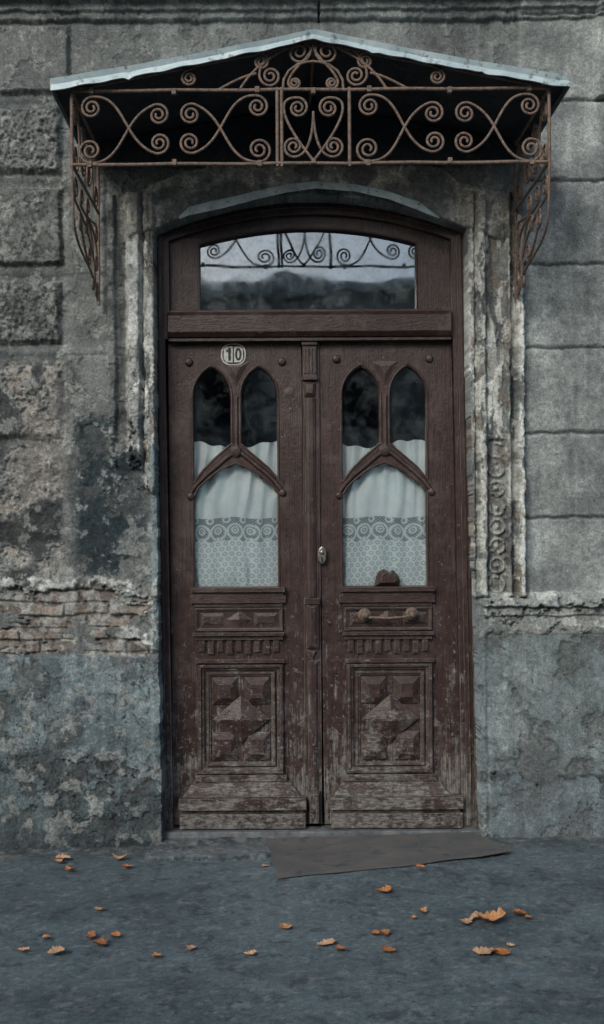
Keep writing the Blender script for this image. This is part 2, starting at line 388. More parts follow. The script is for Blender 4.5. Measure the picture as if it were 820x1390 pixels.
# --- right ledge + plinth
R = (U > 640)
led = ss(650, 656, Uw)
prof = np.interp(Vw, [803, 812, 814, 824, 826, 836, 838, 852, 862, 866], [0, .045, .095, .095, .065, .06, .05, .045, .03, 0])
h += prof * led * (.6 + .4 * ss(.42, .5, nF + .08)); lm = (prof > .01) * led
C = cm(C, (.33, .33, .315), lm * .65); C = cm(C, (.55, .535, .50), lm * ss(.52, .56, nF) * .75)
for v in (825, 837, 863): C = cm(C, (.045, .05, .055), np.clip(1 - np.abs(Vw - v) / 2.6, 0, 1) * led * .8)
pr = ss(862, 866, Vw) * R
h += .025 * pr; C = cm(C, (.18, .205, .21), pr * .75)
C = C * (1 - .42 * (pr * ss(.46, .56, nE))[..., None])
C = cm(C, (.30, .33, .33), pr * ss(.54, .60, fbm(U / 50, V / 50, 7, 355, .65)) * .55)
ln = V - 1053 - (nE - .5) * 50 - (nF - .5) * 16
lo2 = ss(-1.5, 1.5, ln) * R * (U > 662)
h += .03 * lo2; C = cm(C, (.14, .165, .18), lo2 * .6)
le = np.exp(-(ln / 3.0) ** 2) * R * (U > 662); C = cm(C, (.035, .04, .045), le * .9)
# --- cornice on top
pc = np.interp(Vw, [-5000, -8, -6, 8, 10, 18, 20, 27, 31], [.12, .12, .11, .10, .06, .055, .035, .03, 0])
h += pc
for v in (9, 19, 30): C = cm(C, (.05, .055, .06), np.clip(1 - np.abs(Vw - v) / 2.2, 0, 1) * .7)
g = np.clip(1 - np.abs(Uw - 437) / 2.0, 0, 1) * (V < 31); h -= .05 * g; C = cm(C, (.03, .03, .035), g)
# --- cracks
cr = np.abs(fbm(U / 120, V / 120, 6, 380, .55) - .5); crm = ss(.005, .001, cr) * ss(.45, .55, nA) * ((V > 880) | (U < 215))
h -= .005 * crm; C = cm(C, (.03, .032, .035), crm * .85)
cr = np.abs(fbm(U / 70, V / 90, 6, 400, .55) - .48); crm = ss(.006, .001, cr) * (V > 880) * ss(.4, .55, nB)
h -= .005 * crm; C = cm(C, (.03, .032, .035), crm * .8)
# --- flaking
fl = ss(.57, .576, nE) * (1 - B) * (1 - rightf * (V < 800)); h -= .006 * fl; C = cm(C, (.13, .13, .128), fl * .5)
fl = ss(.60, .607, nF) * (1 - B) * left; h -= .004 * fl; C = cm(C, (.42, .41, .39), fl * .5)
# grime, streaks, speckle; wall also darker around the canopy and near the ground
C *= (.74 + .52 * nS)[..., None]
C *= (.75 + .5 * nC)[..., None]
C *= (.76 + .48 * nD)[..., None]
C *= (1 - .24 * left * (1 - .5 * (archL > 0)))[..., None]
C *= (1 - .24 * ss(330, 215, V) * ss(60, 110, U) * ss(800, 740, U))[..., None]  # darkens the wall behind and above the canopy
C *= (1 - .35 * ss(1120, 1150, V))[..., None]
C *= np.array([.98, 1.05, 1.05])
C = np.clip(C, 0, .75)
# opening
uR = 636 + np.clip((V - 500) * .022, 0, 15) + (nF - .5) * 4 * (V > 600); uL = 213 + np.clip((V - 600) * .012, 0, 6) + (nF - .5) * 5
inside = (U > uL) & (U < uR) & (V > vt + (nF - .5) * 3)
h = np.where(inside, -.30, h)
X = (U - CX) / 250.; Z = EYE - (V - HZ) / 250.; Y = -h
i4 = inside[:-1, :-1] & inside[1:, :-1] & inside[1:, 1:] & inside[:-1, 1:]
building = empty('plaster_building')
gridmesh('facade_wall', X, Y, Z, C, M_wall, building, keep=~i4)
me = bpy.data.meshes.new('building_body')
x0, x1, z0, z1 = X.min(), X.max(), -.3, Z.max()
vv = [(x0, .02, z0), (x1, .02, z0), (x1, 8, z0), (x0, 8, z0), (x0, .02, z1), (x1, .02, z1), (x1, 8, z1), (x0, 8, z1)]
me.from_pydata(vv, [], [(1, 2, 6, 5), (2, 3, 7, 6), (3, 0, 4, 7), (4, 5, 6, 7)]); link('building_body', me, M_opp, building)
me = bpy.data.meshes.new('hallway')
a = (-1.0, 1.35, .30, 3.2, -.02, 3.7)
vv = [(a[0], a[2], a[4]), (a[1], a[2], a[4]), (a[1], a[3], a[4]), (a[0], a[3], a[4]), (a[0], a[2], a[5]), (a[1], a[2], a[5]), (a[1], a[3], a[5]), (a[0], a[3], a[5])]
me.from_pydata(vv, [], [(0, 1, 2, 3), (1, 2, 6, 5), (2, 3, 7, 6), (3, 0, 4, 7), (4, 5, 6, 7)]); link('hallway', me, M_dark, building)
# arch flashing
b = MB(0)
top = [(248, 299), (262, 286), (300, 277), (345, 267), (395, 257), (432, 253), (480, 257), (530, 268), (570, 282), (596, 301)]
th = [5, 13, 14, 13, 12, 11, 11, 12, 13, 4]
for i in range(len(top) - 1):
    (xa, ya), (xb, yb_) = top[i], top[i + 1]
    o1 = .004 * ((i % 3) - 1)
    b.loops([[b.P(xa, ya - 5, .02), b.P(xb, yb_ - 5, .02), b.P(xb, yb_ - 2, .02), b.P(xa, ya - 2, .02)],
             [b.P(xa, ya, -.085 + o1), b.P(xb, yb_, -.085 + o1), b.P(xb, yb_ + th[i + 1], -.10 + o1), b.P(xa, ya + th[i], -.10 + o1)]])
b.obj('arch_flashing', M_flash, building, .002)

# =================== DOOR ===================
door = empty('double_door')
YF, YL = .10, .15
fr = MB(YF)
def archpts(xa, xb, vs_, va, n=24):
    c = (xa + xb) / 2; w = (xb - xa) / 2
    return [(xa + (xb - xa) * i / n, va + (vs_ - va) * ((xa + (xb - xa) * i / n - c) / w) ** 2) for i in range(n + 1)]
outer = [(209, 1128)] + archpts(209, 646, 306, 258) + [(646, 1128)]
hT = [(232, 424)] + archpts(232, 614, 326, 291) + [(614, 424)]
hD = [(226, 460), (616, 460), (626, 1124), (232, 1124)]
plate('frame', outer, [hT, hD], YF, .09, M_door, door, YF, .004)
oT = [(229, 428)] + archpts(229, 617, 322, 287) + [(617, 428)]
pT = [(273, 420)] + archpts(273, 568, 330, 309) + [(568, 420)]
plate('transom_sash', oT, [pT], YF + .03, .05, M_door, door, YF, .004)
def tube_px(name, pts, r, y, mat=M_door, parent=door, yr=YF): return tubes(name, [[(WX(x, yr), y, WZ(v, yr)) for x, v in L] for L in pts], r, mat, parent)
tube_px('arch_mouldings', [archpts(222, 626, 309, 272, 30), archpts(228, 620, 318, 281, 30)], .008, YF)
tube_px('transom_bead', [[(272, 421)] + archpts(272, 569, 329, 308) + [(569, 421), (272, 421)]], .006, YF + .03)
def pane(name, x0, x1, v0, v1, y, yr, mat, parent):
    me = bpy.data.meshes.new(name)
    me.from_pydata([(WX(x0, yr), y, WZ(v1, yr)), (WX(x1, yr), y, WZ(v1, yr)), (WX(x1, yr), y, WZ(v0, yr)), (WX(x0, yr), y, WZ(v0, yr))], [], [(0, 1, 2, 3)])
    return link(name, me, mat, parent)
pane('transom_glass', 262, 580, 300, 428, YF + .062, YF, M_glass2, door)
fm = MB(YF)
fr.loops([fr.rect(229, 615, 424, 458, YF + .02), fr.rect(229, 615, 424, 458, YF - .02), fr.rect(231, 613, 430, 452, YF - .045)])
fr.box(232, 612, 420.5, 425, YF - .005, YF + .03)
fr.box(231, 614, 458.5, 463, YF - .01, YF + .04)
fr.obj('transom_bar', M_doorh, door, .003)
fm.box(217, 223, 320, 1122, YF - .012, YF + .01)
fm.prism([(621, 320), (628, 320), (638, 1122), (631, 1122)], YF - .012, YF + .01)
fm.prism([(633, 320), (637, 320), (646, 1122), (642, 1122)], YF - .03, YF + .01)
fm.obj('frame_fillets', M_door, door, .003)

def lancet(x0, x1, vsq, va, bottom):
    w = x1 - x0; hh = vsq - va; Rr = (hh * hh + w * w / 4) / w; am = math.asin(min(1, hh / Rr)); n = 8
    L = [(x0 + Rr - Rr * math.cos(am * i / n), vsq - Rr * math.sin(am * i / n)) for i in range(n + 1)]
    Rt = [(x1 - Rr + Rr * math.cos(am * i / n), vsq - Rr * math.sin(am * i / n)) for i in range(n, -1, -1)]
    return L + Rt[1:] + bottom
def leaf(name, dx, xl, xr, xrb):
    L = empty(name, door)
    sh = lambda P: [(x + dx, v) for x, v in P]
    outer = [(xl, 462), (xr, 462), (xrb, 1119), (xl + 4, 1119)]
    h1 = sh(lancet(264, 314, 537, 498, [(314, 603), (306, 610), (292, 622), (277, 637), (264, 654)]))
    h2 = sh(lancet(329, 377, 537, 498, [(377, 650), (366, 636), (350, 622), (337, 611), (329, 603)]))
    ar = [(264, 672), (270, 661), (280, 652), (287, 651), (292, 642), (303, 635), (313, 634), (320.5, 628), (328, 634), (338, 635), (349, 641), (354, 650), (361, 651), (371, 659), (377, 669)]
    h3 = sh([(264, 796)] + ar + [(377, 796)])
    plate('leaf_board', outer, [h1, h2, h3], YL, .045, M_door, L, YL, .004)
    yb = YL
    tub = []
    tub.append(sh([(264, 654), (277, 637), (292, 622), (306, 610), (314, 603)])); tub.append(sh([(377, 650), (366, 636), (350, 622), (337, 611), (329, 603)]))
    tub.append(sh([(264, 672), (270, 661), (280, 652), (292, 642), (303, 635), (320.5, 628), (338, 635), (349, 641), (361, 651), (371, 659), (377, 669)]))
    lc = lancet(262, 316, 537, 495, [(316, 600)]); tub.append(sh([(262, 655)] + lc)); lc2 = lancet(327, 379, 537, 495, []); tub.append(sh([(327, 600)] + lc2 + [(379, 652)]))
    tub.append(sh([(262, 672), (262, 796)])); tub.append(sh([(379, 668), (379, 796)]))
    tubes('tracery_beads', [[(WX(x, yb), YL + .001, WZ(v, yb)) for x, v in t_] for t_ in tub], .0065, M_door, L)
    m = MB(YL)
    def rib(p, q, w, hh):
        dx_, dv_ = q[0] - p[0], q[1] - p[1]; l = math.hypot(dx_, dv_); nx, nv = -dv_ / l * w, dx_ / l * w
        A = [(p[0] + nx, p[1] + nv), (q[0] + nx, q[1] + nv), (q[0] - nx, q[1] - nv), (p[0] - nx, p[1] - nv)]
        k = .35; Bq = [(p[0] + nx * k, p[1] + nv * k), (q[0] + nx * k, q[1] + nv * k), (q[0] - nx * k, q[1] - nv * k), (p[0] - nx * k, p[1] - nv * k)]
        m.loops([[m.P(x + dx, v, YL + .005) for x, v in A], [m.P(x + dx, v, YL - hh) for x, v in Bq]])
    ribL = [(259, 668), (268, 656), (280, 644), (295, 632), (308, 621), (321, 611)]
    for i in range(5): rib(ribL[i], ribL[i + 1], 4.5, .014)
    ribR = [(642 - x, v - 2) for x, v in ribL]
    for i in range(5): rib(ribR[i], ribR[i + 1], 4.5, .014)
    rib((321.5, 538), (321.5, 612), 4.5, .012)
    m.pyr(sh([(303, 491), (340, 491), (321.5, 524)]), YL, .010, .35)
    m.disc(321 + dx, 612, 8, YL - .008, .012)
    m.disc(258.5 + dx, 673, 5, YL, .02); m.disc(384 + dx, 669, 5, YL, .02)
    for (cx_, cv_) in ((258, 491), (384, 491)): m.disc(cx_ + dx - (2 if dx else 0), cv_ - (3 if dx else 0), 5.5, YL, .02)
    m.obj('tracery_ribs', M_door, L, .0022)
    m = MB(YL)
    m.box(260 + dx, 386 + dx, 797, 803, YL - .050, YL + .01); m.box(262 + dx, 384 + dx, 803, 808, YL - .03, YL + .01); m.box(258 + dx, 387 + dx, 808, 818, YL - .026, YL + .01); m.box(263 + dx, 383 + dx, 818, 823, YL - .012, YL + .01)
    m.ring(264 + dx, 384 + dx, 824, 857, 5, YL, .016)
    m.pyr(sh([(307, 840.5), (324, 829), (341, 840.5), (324, 852)]), YL, .014)
    m.frus(273 + dx, 303 + dx, 832, 849, YL, .007, 4); m.frus(345 + dx, 376 + dx, 832, 849, YL, .007, 4)
    m.box(262 + dx, 385 + dx, 857.5, 862, YL - .040, YL + .01); m.box(265 + dx, 383 + dx, 862, 868, YL - .022, YL + .01)
    for i in range(9):
        xx = 269 + dx + i * 12.6; hh = 17 + (i % 2) * 3
        m.loops([m.rect(xx, xx + 8.5, 868.5, 868 + hh, YL + .005), m.rect(xx, xx + 8.5, 868.5, 868 + hh, YL - .010), m.rect(xx + 1.5, xx + 7, 869, 866 + hh, YL - .014)])
    m.box(265 + dx, 385 + dx, 894, 899, YL - .034, YL + .01)
    m.ring(267 + dx, 384 + dx, 900, 1050, 9, YL, .028)
    m.ring(279 + dx, 373 + dx, 911, 1040, 6, YL, .016)
    for (a0, a1) in ((287, 321), (331, 365)):
        for (b0, b1) in ((919, 955), (993, 1031)):
            m.frus(a0 + dx, a1 + dx, b0, b1, YL + .001, .034, 9)
    m.pyr(sh([(288, 975), (326, 943), (364, 975), (326, 1006)]), YL - .012, .044, .05)
    # stepped plinth block: splayed weathering over a deep base
    e0, e1 = (244, 412) if not dx else (447 - dx, 622 - dx)
    e0 += dx; e1 += dx
    def tier(a0, a1, va, b0, b1, vb_, ya, yb2):
        m.loops([[m.P(a0, va, YL + .01), m.P(a1, va, YL + .01), m.P(b1, vb_, YL + .01), m.P(b0, vb_, YL + .01)],
                 [m.P(a0, va, ya), m.P(a1, va, ya), m.P(b1, vb_, yb2), m.P(b0, vb_, yb2)]])
    tier(264 + dx, 387 + dx, 1050.5, 263 + dx, 388 + dx, 1059, YL - .034, YL - .034)
    tier(261 + dx, 391 + dx, 1059.5, 247 + dx, min(406 + dx, e1), 1078, YL - .022, YL - .075)
    m.box(e0 - 1, e1 + 1, 1078.5, 1094, YL - .100, YL + .01)
    m.box(e0 + 2, e1 - 2, 1094.5, 1099, YL - .070, YL + .01)
    m.box(e0, e1, 1099.5, 1119, YL - .096, YL + .01)
    m.obj('carved_mouldings', M_doorh, L, .0028)
    pane('leaf_glass', 258 + dx, 383 + dx, 492, 800, YL + .03, YL, M_glass, L)
    return L
leafL = leaf('door_leaf_left', 0, 229, 411, 414)
leafR = leaf('door_leaf_right', 202, 434, 615, 624)
m = MB(YL)
m.box(412, 435, 463, 1118, YL - .012, YL + .03)
m.box(411, 432, 463, 470, YL - .045, YL); m.box(412, 431, 470, 512, YL - .03, YL)
for i in range(4): m.box(413.5 + i * 4.5, 416.5 + i * 4.5, 474, 508, YL - .037, YL - .02)
m.box(411, 432, 512, 517, YL - .04, YL); m.pyr([(412, 518), (431, 518), (429, 540), (414, 540)], YL - .01, .022, .5)
m.loops([m.rect(415, 430, 541, 812, YL - .01), m.rect(416, 429, 541, 812, YL - .022), m.rect(420, 425, 542, 811, YL - .030)])
m.box(413, 433, 812, 820, YL - .042, YL)
m.loops([m.rect(415, 432, 820, 880, YL - .01), m.rect(415, 432, 820, 880, YL - .03), m.rect(421, 426, 824, 876, YL - .042)])
m.pyr([(415, 881), (432, 881), (424, 897)], YL - .01, .02, .4)
m.loops([m.rect(417, 431, 897, 1072, YL - .01), m.rect(418, 430, 897, 1072, YL - .02), m.rect(421, 427, 898, 1071, YL - .028)])
m.frus(415, 433, 1072, 1117, YL - .005, .06, 3)
m.obj('astragal', M_door, door, .002)
m = MB(YL); m.box(212, 648, 1121, 1165, .02, .34); m.obj('threshold', simple_mat('threshold_stone', (.07, .08, .085), (.17, .18, .185), 15, .85, 0, .004), door, .006)
# hardware
m = MB(YL - .02)
n = 16
m.loops([[m.P(437 + 6 * k_ * math.cos(2 * math.pi * i / n), 754 + 12 * k_ * math.sin(2 * math.pi * i / n), y) for i in range(n)] for k_, y in ((1, YL - .01), (1, YL - .034), (.8, YL - .038))])
m.disc(437, 750, 3.2, YL - .034, .014)
m.obj('keyhole_escutcheon', M_steel, door, .001, False)
m = MB(YL - .02); m.box(436, 438.4, 757, 763, YL - .0395, YL - .03); m.obj('keyhole', M_black, door)
m = MB(YL); m.disc(394, 534, 8, YL, .004); m.disc(394, 534, 5, YL - .003, .004); m.disc(425, 1010, 2.5, YL - .03, .006); m.disc(447, 846, 3, YL, .01); m.disc(461, 858, 2.5, YL, .008)
m.obj('badge', M_door, door)
hd = lambda x, v, y: (WX(x, YL), y, WZ(v, YL))
tubes('handle', [[hd(494, 836, YL - .01), hd(494, 836, YL - .045), hd(500, 838, YL - .06), hd(528, 839, YL - .064), hd(552, 837, YL - .06), hd(558, 835, YL - .045), hd(558, 835, YL - .01)]], .0075, M_iron, door)
m = MB(YL); m.disc(494, 835, 9, YL - .012, .016); m.disc(558, 834, 9, YL - .012, .016); m.disc(494, 835, 5, YL - .045, .03); m.disc(558, 834, 5, YL - .045, .03)
m.obj('handle_rosettes', M_iron, door)
m = MB(YL); m.pyr([(507, 797), (510, 783), (514, 776), (521, 773), (527, 777), (533, 774), (540, 782), (543, 790), (541, 797)], YL - .004, .045, .55)
m.obj('carved_remnant', M_door, door, .002)
# number plate: chipped oval enamel with two panels
plt = empty('house_number_plate')
def oval(cx, cy, a, b_, n=28): return [(cx + a * math.copysign(abs(math.cos(2 * math.pi * i / n)) ** .8, math.cos(2 * math.pi * i / n)), cy + b_ * math.copysign(abs(math.sin(2 * math.pi * i / n)) ** .8, math.sin(2 * math.pi * i / n))) for i in range(n)]
m = MB(YL); m.loops([[m.P(*p, y) for p in oval(318.5, 481, 17, 15)] for y in (YL, YL - .007)]); m.obj('enamel_oval', M_enamel, plt, .001)
m = MB(YL); m.loops([[m.P(*p, y) for p in oval(318.5, 481, 15, 13.2)] for y in (YL - .004, YL - .0085)]); m.obj('dark_border', M_black, plt, 0)
m = MB(YL); m.prism([(305.5, 474), (309, 470.5), (317.6, 470), (317.6, 492), (309, 491.5), (305.5, 487)], YL - .0105, YL - .006); m.prism([(319.4, 470), (328, 470.5), (331.5, 474), (331.5, 487), (328, 491.5), (319.4, 492)], YL - .0105, YL - .006); m.obj('enamel_tiles', M_enamel, plt, 0)
m = MB(YL); yy = YL - .0125
m.box(311.6, 315, 472.5, 489.5, yy, YL - .009); m.box(308.8, 311.4, 475, 478, yy, YL - .009)
n = 20; o1 = [(325.2 + 4.4 * math.cos(2 * math.pi * i / n), 481 + 8.6 * math.sin(2 * math.pi * i / n)) for i in range(n)]
i1 = [(325.2 + 1.6 * math.cos(2 * math.pi * i / n), 481 + 5.4 * math.sin(2 * math.pi * i / n)) for i in range(n)]
m.loops([[m.P(*p, YL - .009) for p in o1], [m.P(*p, yy) for p in o1], [m.P(*p, yy) for p in i1], [m.P(*p, YL - .009) for p in i1]], False, False)
m.obj('digits', M_black, plt)

# =================== CURTAINS ===================
def curtain_mat():
    m, nt, b_ = new_mat('lace_cloth')
    a = N(nt, 'ShaderNodeVertexColor', layer_name='Col'); nt.links.new(a.outputs[0], b_.inputs['Base Color'])
    b_.inputs['Roughness'].default_value = .95; b_.inputs['Specular IOR Level'].default_value = .1
    nt.links.new(bump(nt, noise(nt, pos(nt), 500, 2), .001, .6), b_.inputs['Normal']); return m
M_cur = curtain_mat()
def curtain(x0, x1, seed):
    yc = YL + .054
    u = np.arange(x0, x1, .45); v = np.arange(598, 806, .45); Uc, Vc = np.meshgrid(u, v, indexing='ij')
    ph = fbs(Uc / 40, Vc / 120, 3, seed) * 9
    amp = .003 + .009 * ss(760, 610, Vc)
    fold = np.sin((Uc - x0) * .30 + ph + (Vc - 600) * .012) * amp + np.sin((Uc - x0) * .13 + ph * 1.7) * .006
    edge = 603 + 5 * np.sin((Uc - x0) * .05 + seed) + 1.5 * np.sin(Uc * .23 + seed)
    Vd = np.maximum(Vc, edge)
    Cc = np.ones(Uc.shape + (3,)) * np.array([.86, .93, .94])
    weave = (.92 + .08 * np.sign(np.sin(Uc * 2.6) * np.sin(Vc * 2.6)))
    Cc *= weave[..., None]
    ub = Uc + fold * 200; q = Vc + 1.5 * np.sin(Uc * .09 + seed)
    bd = ss(700, 702, q) * ss(733, 731, q + 3 * np.cos((ub % 22 - 11) * .285))
    rx = ub % 22 - 11; r1 = np.hypot(rx, (q - 722)); r2 = np.hypot(rx, (q - 720) * 1.1)
    motif = np.exp(-((r1 - 10) / 1.4) ** 2) + np.exp(-((r2 - 4.5) / 1.2) ** 2) + np.exp(-(r2 / 1.6) ** 2)
    rx2 = (ub + 11) % 22 - 11; motif += np.exp(-((np.hypot(rx2, q - 706) - 3.5) / 1.1) ** 2)
    motif += (np.abs(q - 701.5) < 1.2) + (np.sin(ub * 1.5) * np.sin(q * 1.5) > .3) * .5
    Cc = cm(Cc, (.12, .16, .18), bd * (1 - np.clip(motif, 0, 1)) * .85)
    dn = ss(731, 734, q + 3 * np.cos((ub % 22 - 11) * .285))
    s_ = (np.floor(q / 7) % 2) * 4.5; dx_ = (ub + s_) % 9 - 4.5; dq = q % 7 - 3.5
    dots = np.exp(-(np.hypot(dx_, dq) - 2.1) ** 2 / .7)
    Cc = cm(Cc, (.27, .33, .36), dn * np.clip(dots, 0, 1) * .7)
    Cc *= (.88 + .24 * fbm(Uc / 20, Vc / 30, 4, seed + 5))[..., None]
    Xc = WX(Uc, yc); Zc = WZ(Vd, yc)
    return gridmesh('lace_curtain', Xc, yc + fold, Zc, np.clip(Cc, 0, .93), M_cur)
curtain(255, 386, 501); curtain(457, 588, 521)

# =================== CANOPY ===================
can = empty('entrance_canopy')
YR = -.85
xl, xrg, xr = WX(73, YR), WX(431, YR), WX(777, YR); zr, zl = WZ(41, YR), WZ(106, YR)
def roofside(nm, xa, xb, za, zb, mat, off, ny=14, nx=26, wav=.003):
    vs_ = []; fs = []
    for j in range(ny + 1):
        y = YR + (0.0 - YR) * j / ny
        for i in range(nx + 1):
            t_ = i / nx; x = xa + (xb - xa) * t_
            z = za + (zb - za) * t_ - .010 * math.sin(math.pi * t_) + wav * math.sin(i * 1.7 + j * .9) * math.sin(j * .8 + i * .3) - off
            vs_.append((x, y, z))
    for j in range(ny):
        for i in range(nx):
            a_ = j * (nx + 1) + i; fs.append((a_, a_ + 1, a_ + nx + 2, a_ + nx + 1))
    me = bpy.data.meshes.new(nm); me.from_pydata(vs_, [], fs); return link(nm, me, mat, can, True)
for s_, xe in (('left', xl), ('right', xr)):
    roofside('roof_sheet_' + s_, xe, xrg, zl, zr, M_rooft, 0); roofside('roof_shaded_underside_' + s_, xe, xrg, zl, zr, M_roofu, .014)
vs_ = []; fs = []; n = 160
for i in range(n + 1):
    t_ = i / n; x = xl + (xr - xl) * t_
    if x < xrg: q = (x - xl) / (xrg - xl)
    else: q = (xr - x) / (xr - xrg)
    z = zl + (zr - zl) * q - .010 * math.sin(math.pi * q)
    dent = .012 * math.exp(-((t_ - .15) / .006) ** 2) + .010 * math.exp(-((t_ - .62) / .008) ** 2) - .008 * math.exp(-((t_ - .83) / .005) ** 2)
    hgt = .042 + .004 * math.sin(i * .5) * math.sin(i * .13) + .010 * (1 - q) + dent
    yo = YR - .004 + .002 * math.sin(i * .3)
    vs_ += [(x, yo + .006, z + .006), (x, yo - .004, z + .002), (x, yo + .005, z - hgt * .45), (x, yo, z - hgt), (x, yo + .02, z - hgt + .004)]
for i in range(n):
    for k in range(4): fs.append((i * 5 + k, i * 5 + k + 1, i * 5 + k + 6, i * 5 + k + 5))
me = bpy.data.meshes.new('front_hem'); me.from_pydata(vs_, [], fs); link('front_hem', me, M_rooft, can, False)
m = MB()
for nm, xe, sg in (('l', xl, -1), ('r', xr, 1)):
    P_ = [(xe, YR, zl + .004), (xe, .0, zl + .004), (xe, .0, zl - .05), (xe, YR, zl - .05)]
    Q_ = [(x + sg * .004, y, z) for x, y, z in P_]
    m.loops([P_, Q_])
m.obj('side_hems', M_flash, can)
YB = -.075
me = bpy.data.meshes.new('shade_backing_sheet')  # dark sheet added so the wall below the roof looks shaded
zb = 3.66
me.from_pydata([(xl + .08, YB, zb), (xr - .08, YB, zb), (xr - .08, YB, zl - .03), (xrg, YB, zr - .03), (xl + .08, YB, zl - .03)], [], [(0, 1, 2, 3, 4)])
link('shade_backing_sheet', me, M_roofu, can)

def spl(c, t, side, r, start, turns=1.9):
    tl = math.hypot(*t); t = (t[0] / tl, t[1] / tl)
    ln = (t[1], -t[0]); P = (c[0] - side * r * ln[0], c[1] - side * r * ln[1])
    a = math.atan2(P[1] - c[1], P[0] - c[0])
    dd = (-math.sin(a)) * t[0] + math.cos(a) * t[1]
    d = (-1 if dd > 0 else 1) if start else (1 if dd > 0 else -1)
    n = 40; pts = []
    for i in range(n + 1):
        q = i / n; rr_ = r * (1 - .80 * q ** .85); an = a + d * 2 * math.pi * turns * q
        pts.append((c[0] + rr_ * math.cos(an), c[1] + rr_ * math.sin(an)))
    return P, t, pts
def SC(c1, r1, t1, s1, c2, r2=0, t2=(0, 1), s2=1, k=1.0):
    if r1: P1, T1, A = spl(c1, t1, s1, r1, True)
    else: P1 = c1; l = math.hypot(*t1); T1 = (t1[0] / l, t1[1] / l); A = [c1]
    if r2: P2, T2, Bp = spl(c2, t2, s2, r2, False)
    else: P2 = c2; l = math.hypot(*t2); T2 = (t2[0] / l, t2[1] / l); Bp = [c2]
    D = math.hypot(P2[0] - P1[0], P2[1] - P1[1]) * k
    H = []
    for i in range(1, 20):
        q = i / 20; a = 2 * q ** 3 - 3 * q ** 2 + 1; b_ = q ** 3 - 2 * q ** 2 + q; c_ = -2 * q ** 3 + 3 * q ** 2; d_ = q ** 3 - q ** 2
        H.append((a * P1[0] + b_ * D * T1[0] + c_ * P2[0] + d_ * D * T2[0], a * P1[1] + b_ * D * T1[1] + c_ * P2[1] + d_ * D * T2[1]))
    return A[::-1] + H + Bp
def mir(L, m_): return [[(2 * m_ - x, v) for x, v in l] for l in L]
YRL = -.80
def panel(x0, x1, vt_, vb_, big=True):
    m_ = (x0 + x1) / 2
    L = [SC((x0 + 25, vb_ - 19), 17, (1, .05), 1, (m_ - 22, vt_ + 33), 15, (1, -.35), -1, 1.25),
         SC((x0 + 27, vt_ + 23), 15, (1, -.1), -1, (m_ - 21, vb_ - 29), 15, (1, .35), 1, 1.25)]
    return L + mir(L, m_)
lines = panel(101, 380, 122, 222) + panel(478, 749, 122, 222)
cen = [SC((408, 147), 14, (-1, -.1), 1, (429, 219), 0, (.8, 1), 1, 1.5),
       SC((402, 199), 14, (1, .2), 1, (429, 152), 0, (0, -1), 1, 1.1)]
lines += cen + mir(cen, 429)
gab = [SC((410, 71), 18, (-1, -.1), 1, (371, 103), 15, (0, 1), 1, 1.0),
       SC((261, 106), 11, (1, -.5), -1, (358, 84), 11, (1, .3), -1, 1.0),
       SC((429, 62), 0, (-.2, 1), 1, (404, 113), 9, (-.3, 1), 1, 1.0),
       SC((300, 121), 0, (1, -.5), 1, (352, 100), 0, (1, -.2), 1, 1.0),
       SC((330, 121), 0, (.6, -1), 1, (429, 56), 0, (1, -.1), 1, 1.0),
       [(388, 121), (389, 108), (396, 96), (408, 88), (420, 85), (429, 84)]]
lines += gab + mir(gab, 429)
fmap = lambda p: (WX(p[0], YRL), YRL + .004 * math.sin(p[0] * .07), WZ(p[1], YRL))
tubes('scrollwork_front', [[fmap(p) for p in l] for l in lines], .0066, M_iron, can)
fb = lambda p: (WX(p[0], YRL), YRL, WZ(p[1], YRL))
def wavy(p, q, n=14, a=.0025):
    return [tuple(p[i] + (q[i] - p[i]) * k_ / n + (a * math.sin(k_ * 1.9 + p[0] * 7 + i) if 0 < k_ < n else 0) for i in range(3)) for k_ in range(n + 1)]
bars = [wavy(fb((101, 122)), fb((750, 122))), wavy(fb((101, 222)), fb((750, 222)))] + [[fb((x, 119)), fb((x, 226))] for x in (101, 380, 386, 478, 749)]
z1_, z0_ = WZ(122, YRL), WZ(222, YRL); xL, xR = WX(101, YRL), WX(749, YRL)
for x in (xL, xR):
    bars += [[(x, YRL, z1_), (x, -.03, z1_)], [(x, YRL, z0_), (x, -.03, z0_)], [(x, -.05, z1_ + .05), (x, -.05, z0_ - .50)]]
bars += [[(xrg, YRL, zr - .03), (xrg, -.03, zr - .03)], [(xL, YRL, zl - .03), (xrg, YRL, zr - .035), (xR, YRL, zl - .03)]]
bars += [[(xL, YRL, z1_), (xL, YRL, zl - .02)], [(xR, YRL, z1_), (xR, YRL, zl - .02)]]
tubes('frame_bars', bars, .0085, M_iron, can, 1)
mcol = MB(YRL)
for (x, v) in ((240, 124), (240, 220), (614, 124), (614, 220), (429, 124), (429, 219), (125, 222), (356, 222), (503, 222), (725, 222), (128, 122), (353, 122), (505, 122), (722, 122)):
    mcol.box(x - 3, x + 3, v - 4, v + 4, YRL - .013, YRL + .013)
mcol.obj('scroll_collars', M_iron, can, .002)
k = .003467
sid = panel(0, 216, 0, 100, False)
brk = [SC((24, 24), 18, (1, .1), 1, (198, 122), 14, (.1, 1), 1, 1.1),
       SC((70, 22), 14, (1, .1), 1, (190, 84), 14, (.2, 1), -1, 1.2),
       SC((120, 20), 15, (1, .0), 1, (192, 40), 14, (1, -.1), -1, 1.2),
       SC((60, 60), 14, (-1, -.2), 1, (130, 88), 14, (1, .2), 1, 1.3),
       SC((110, 52), 12, (1, -.2), -1, (165, 122), 10, (0, 1), -1, 1.2),
       SC((6, 60), 0, (.1, 1), 1, (205, 140), 0, (.5, 1), 1, .9),
       SC((0, 2), 0, (0, 1), 1, (6, 60), 0, (.1, 1), 1, 1)]
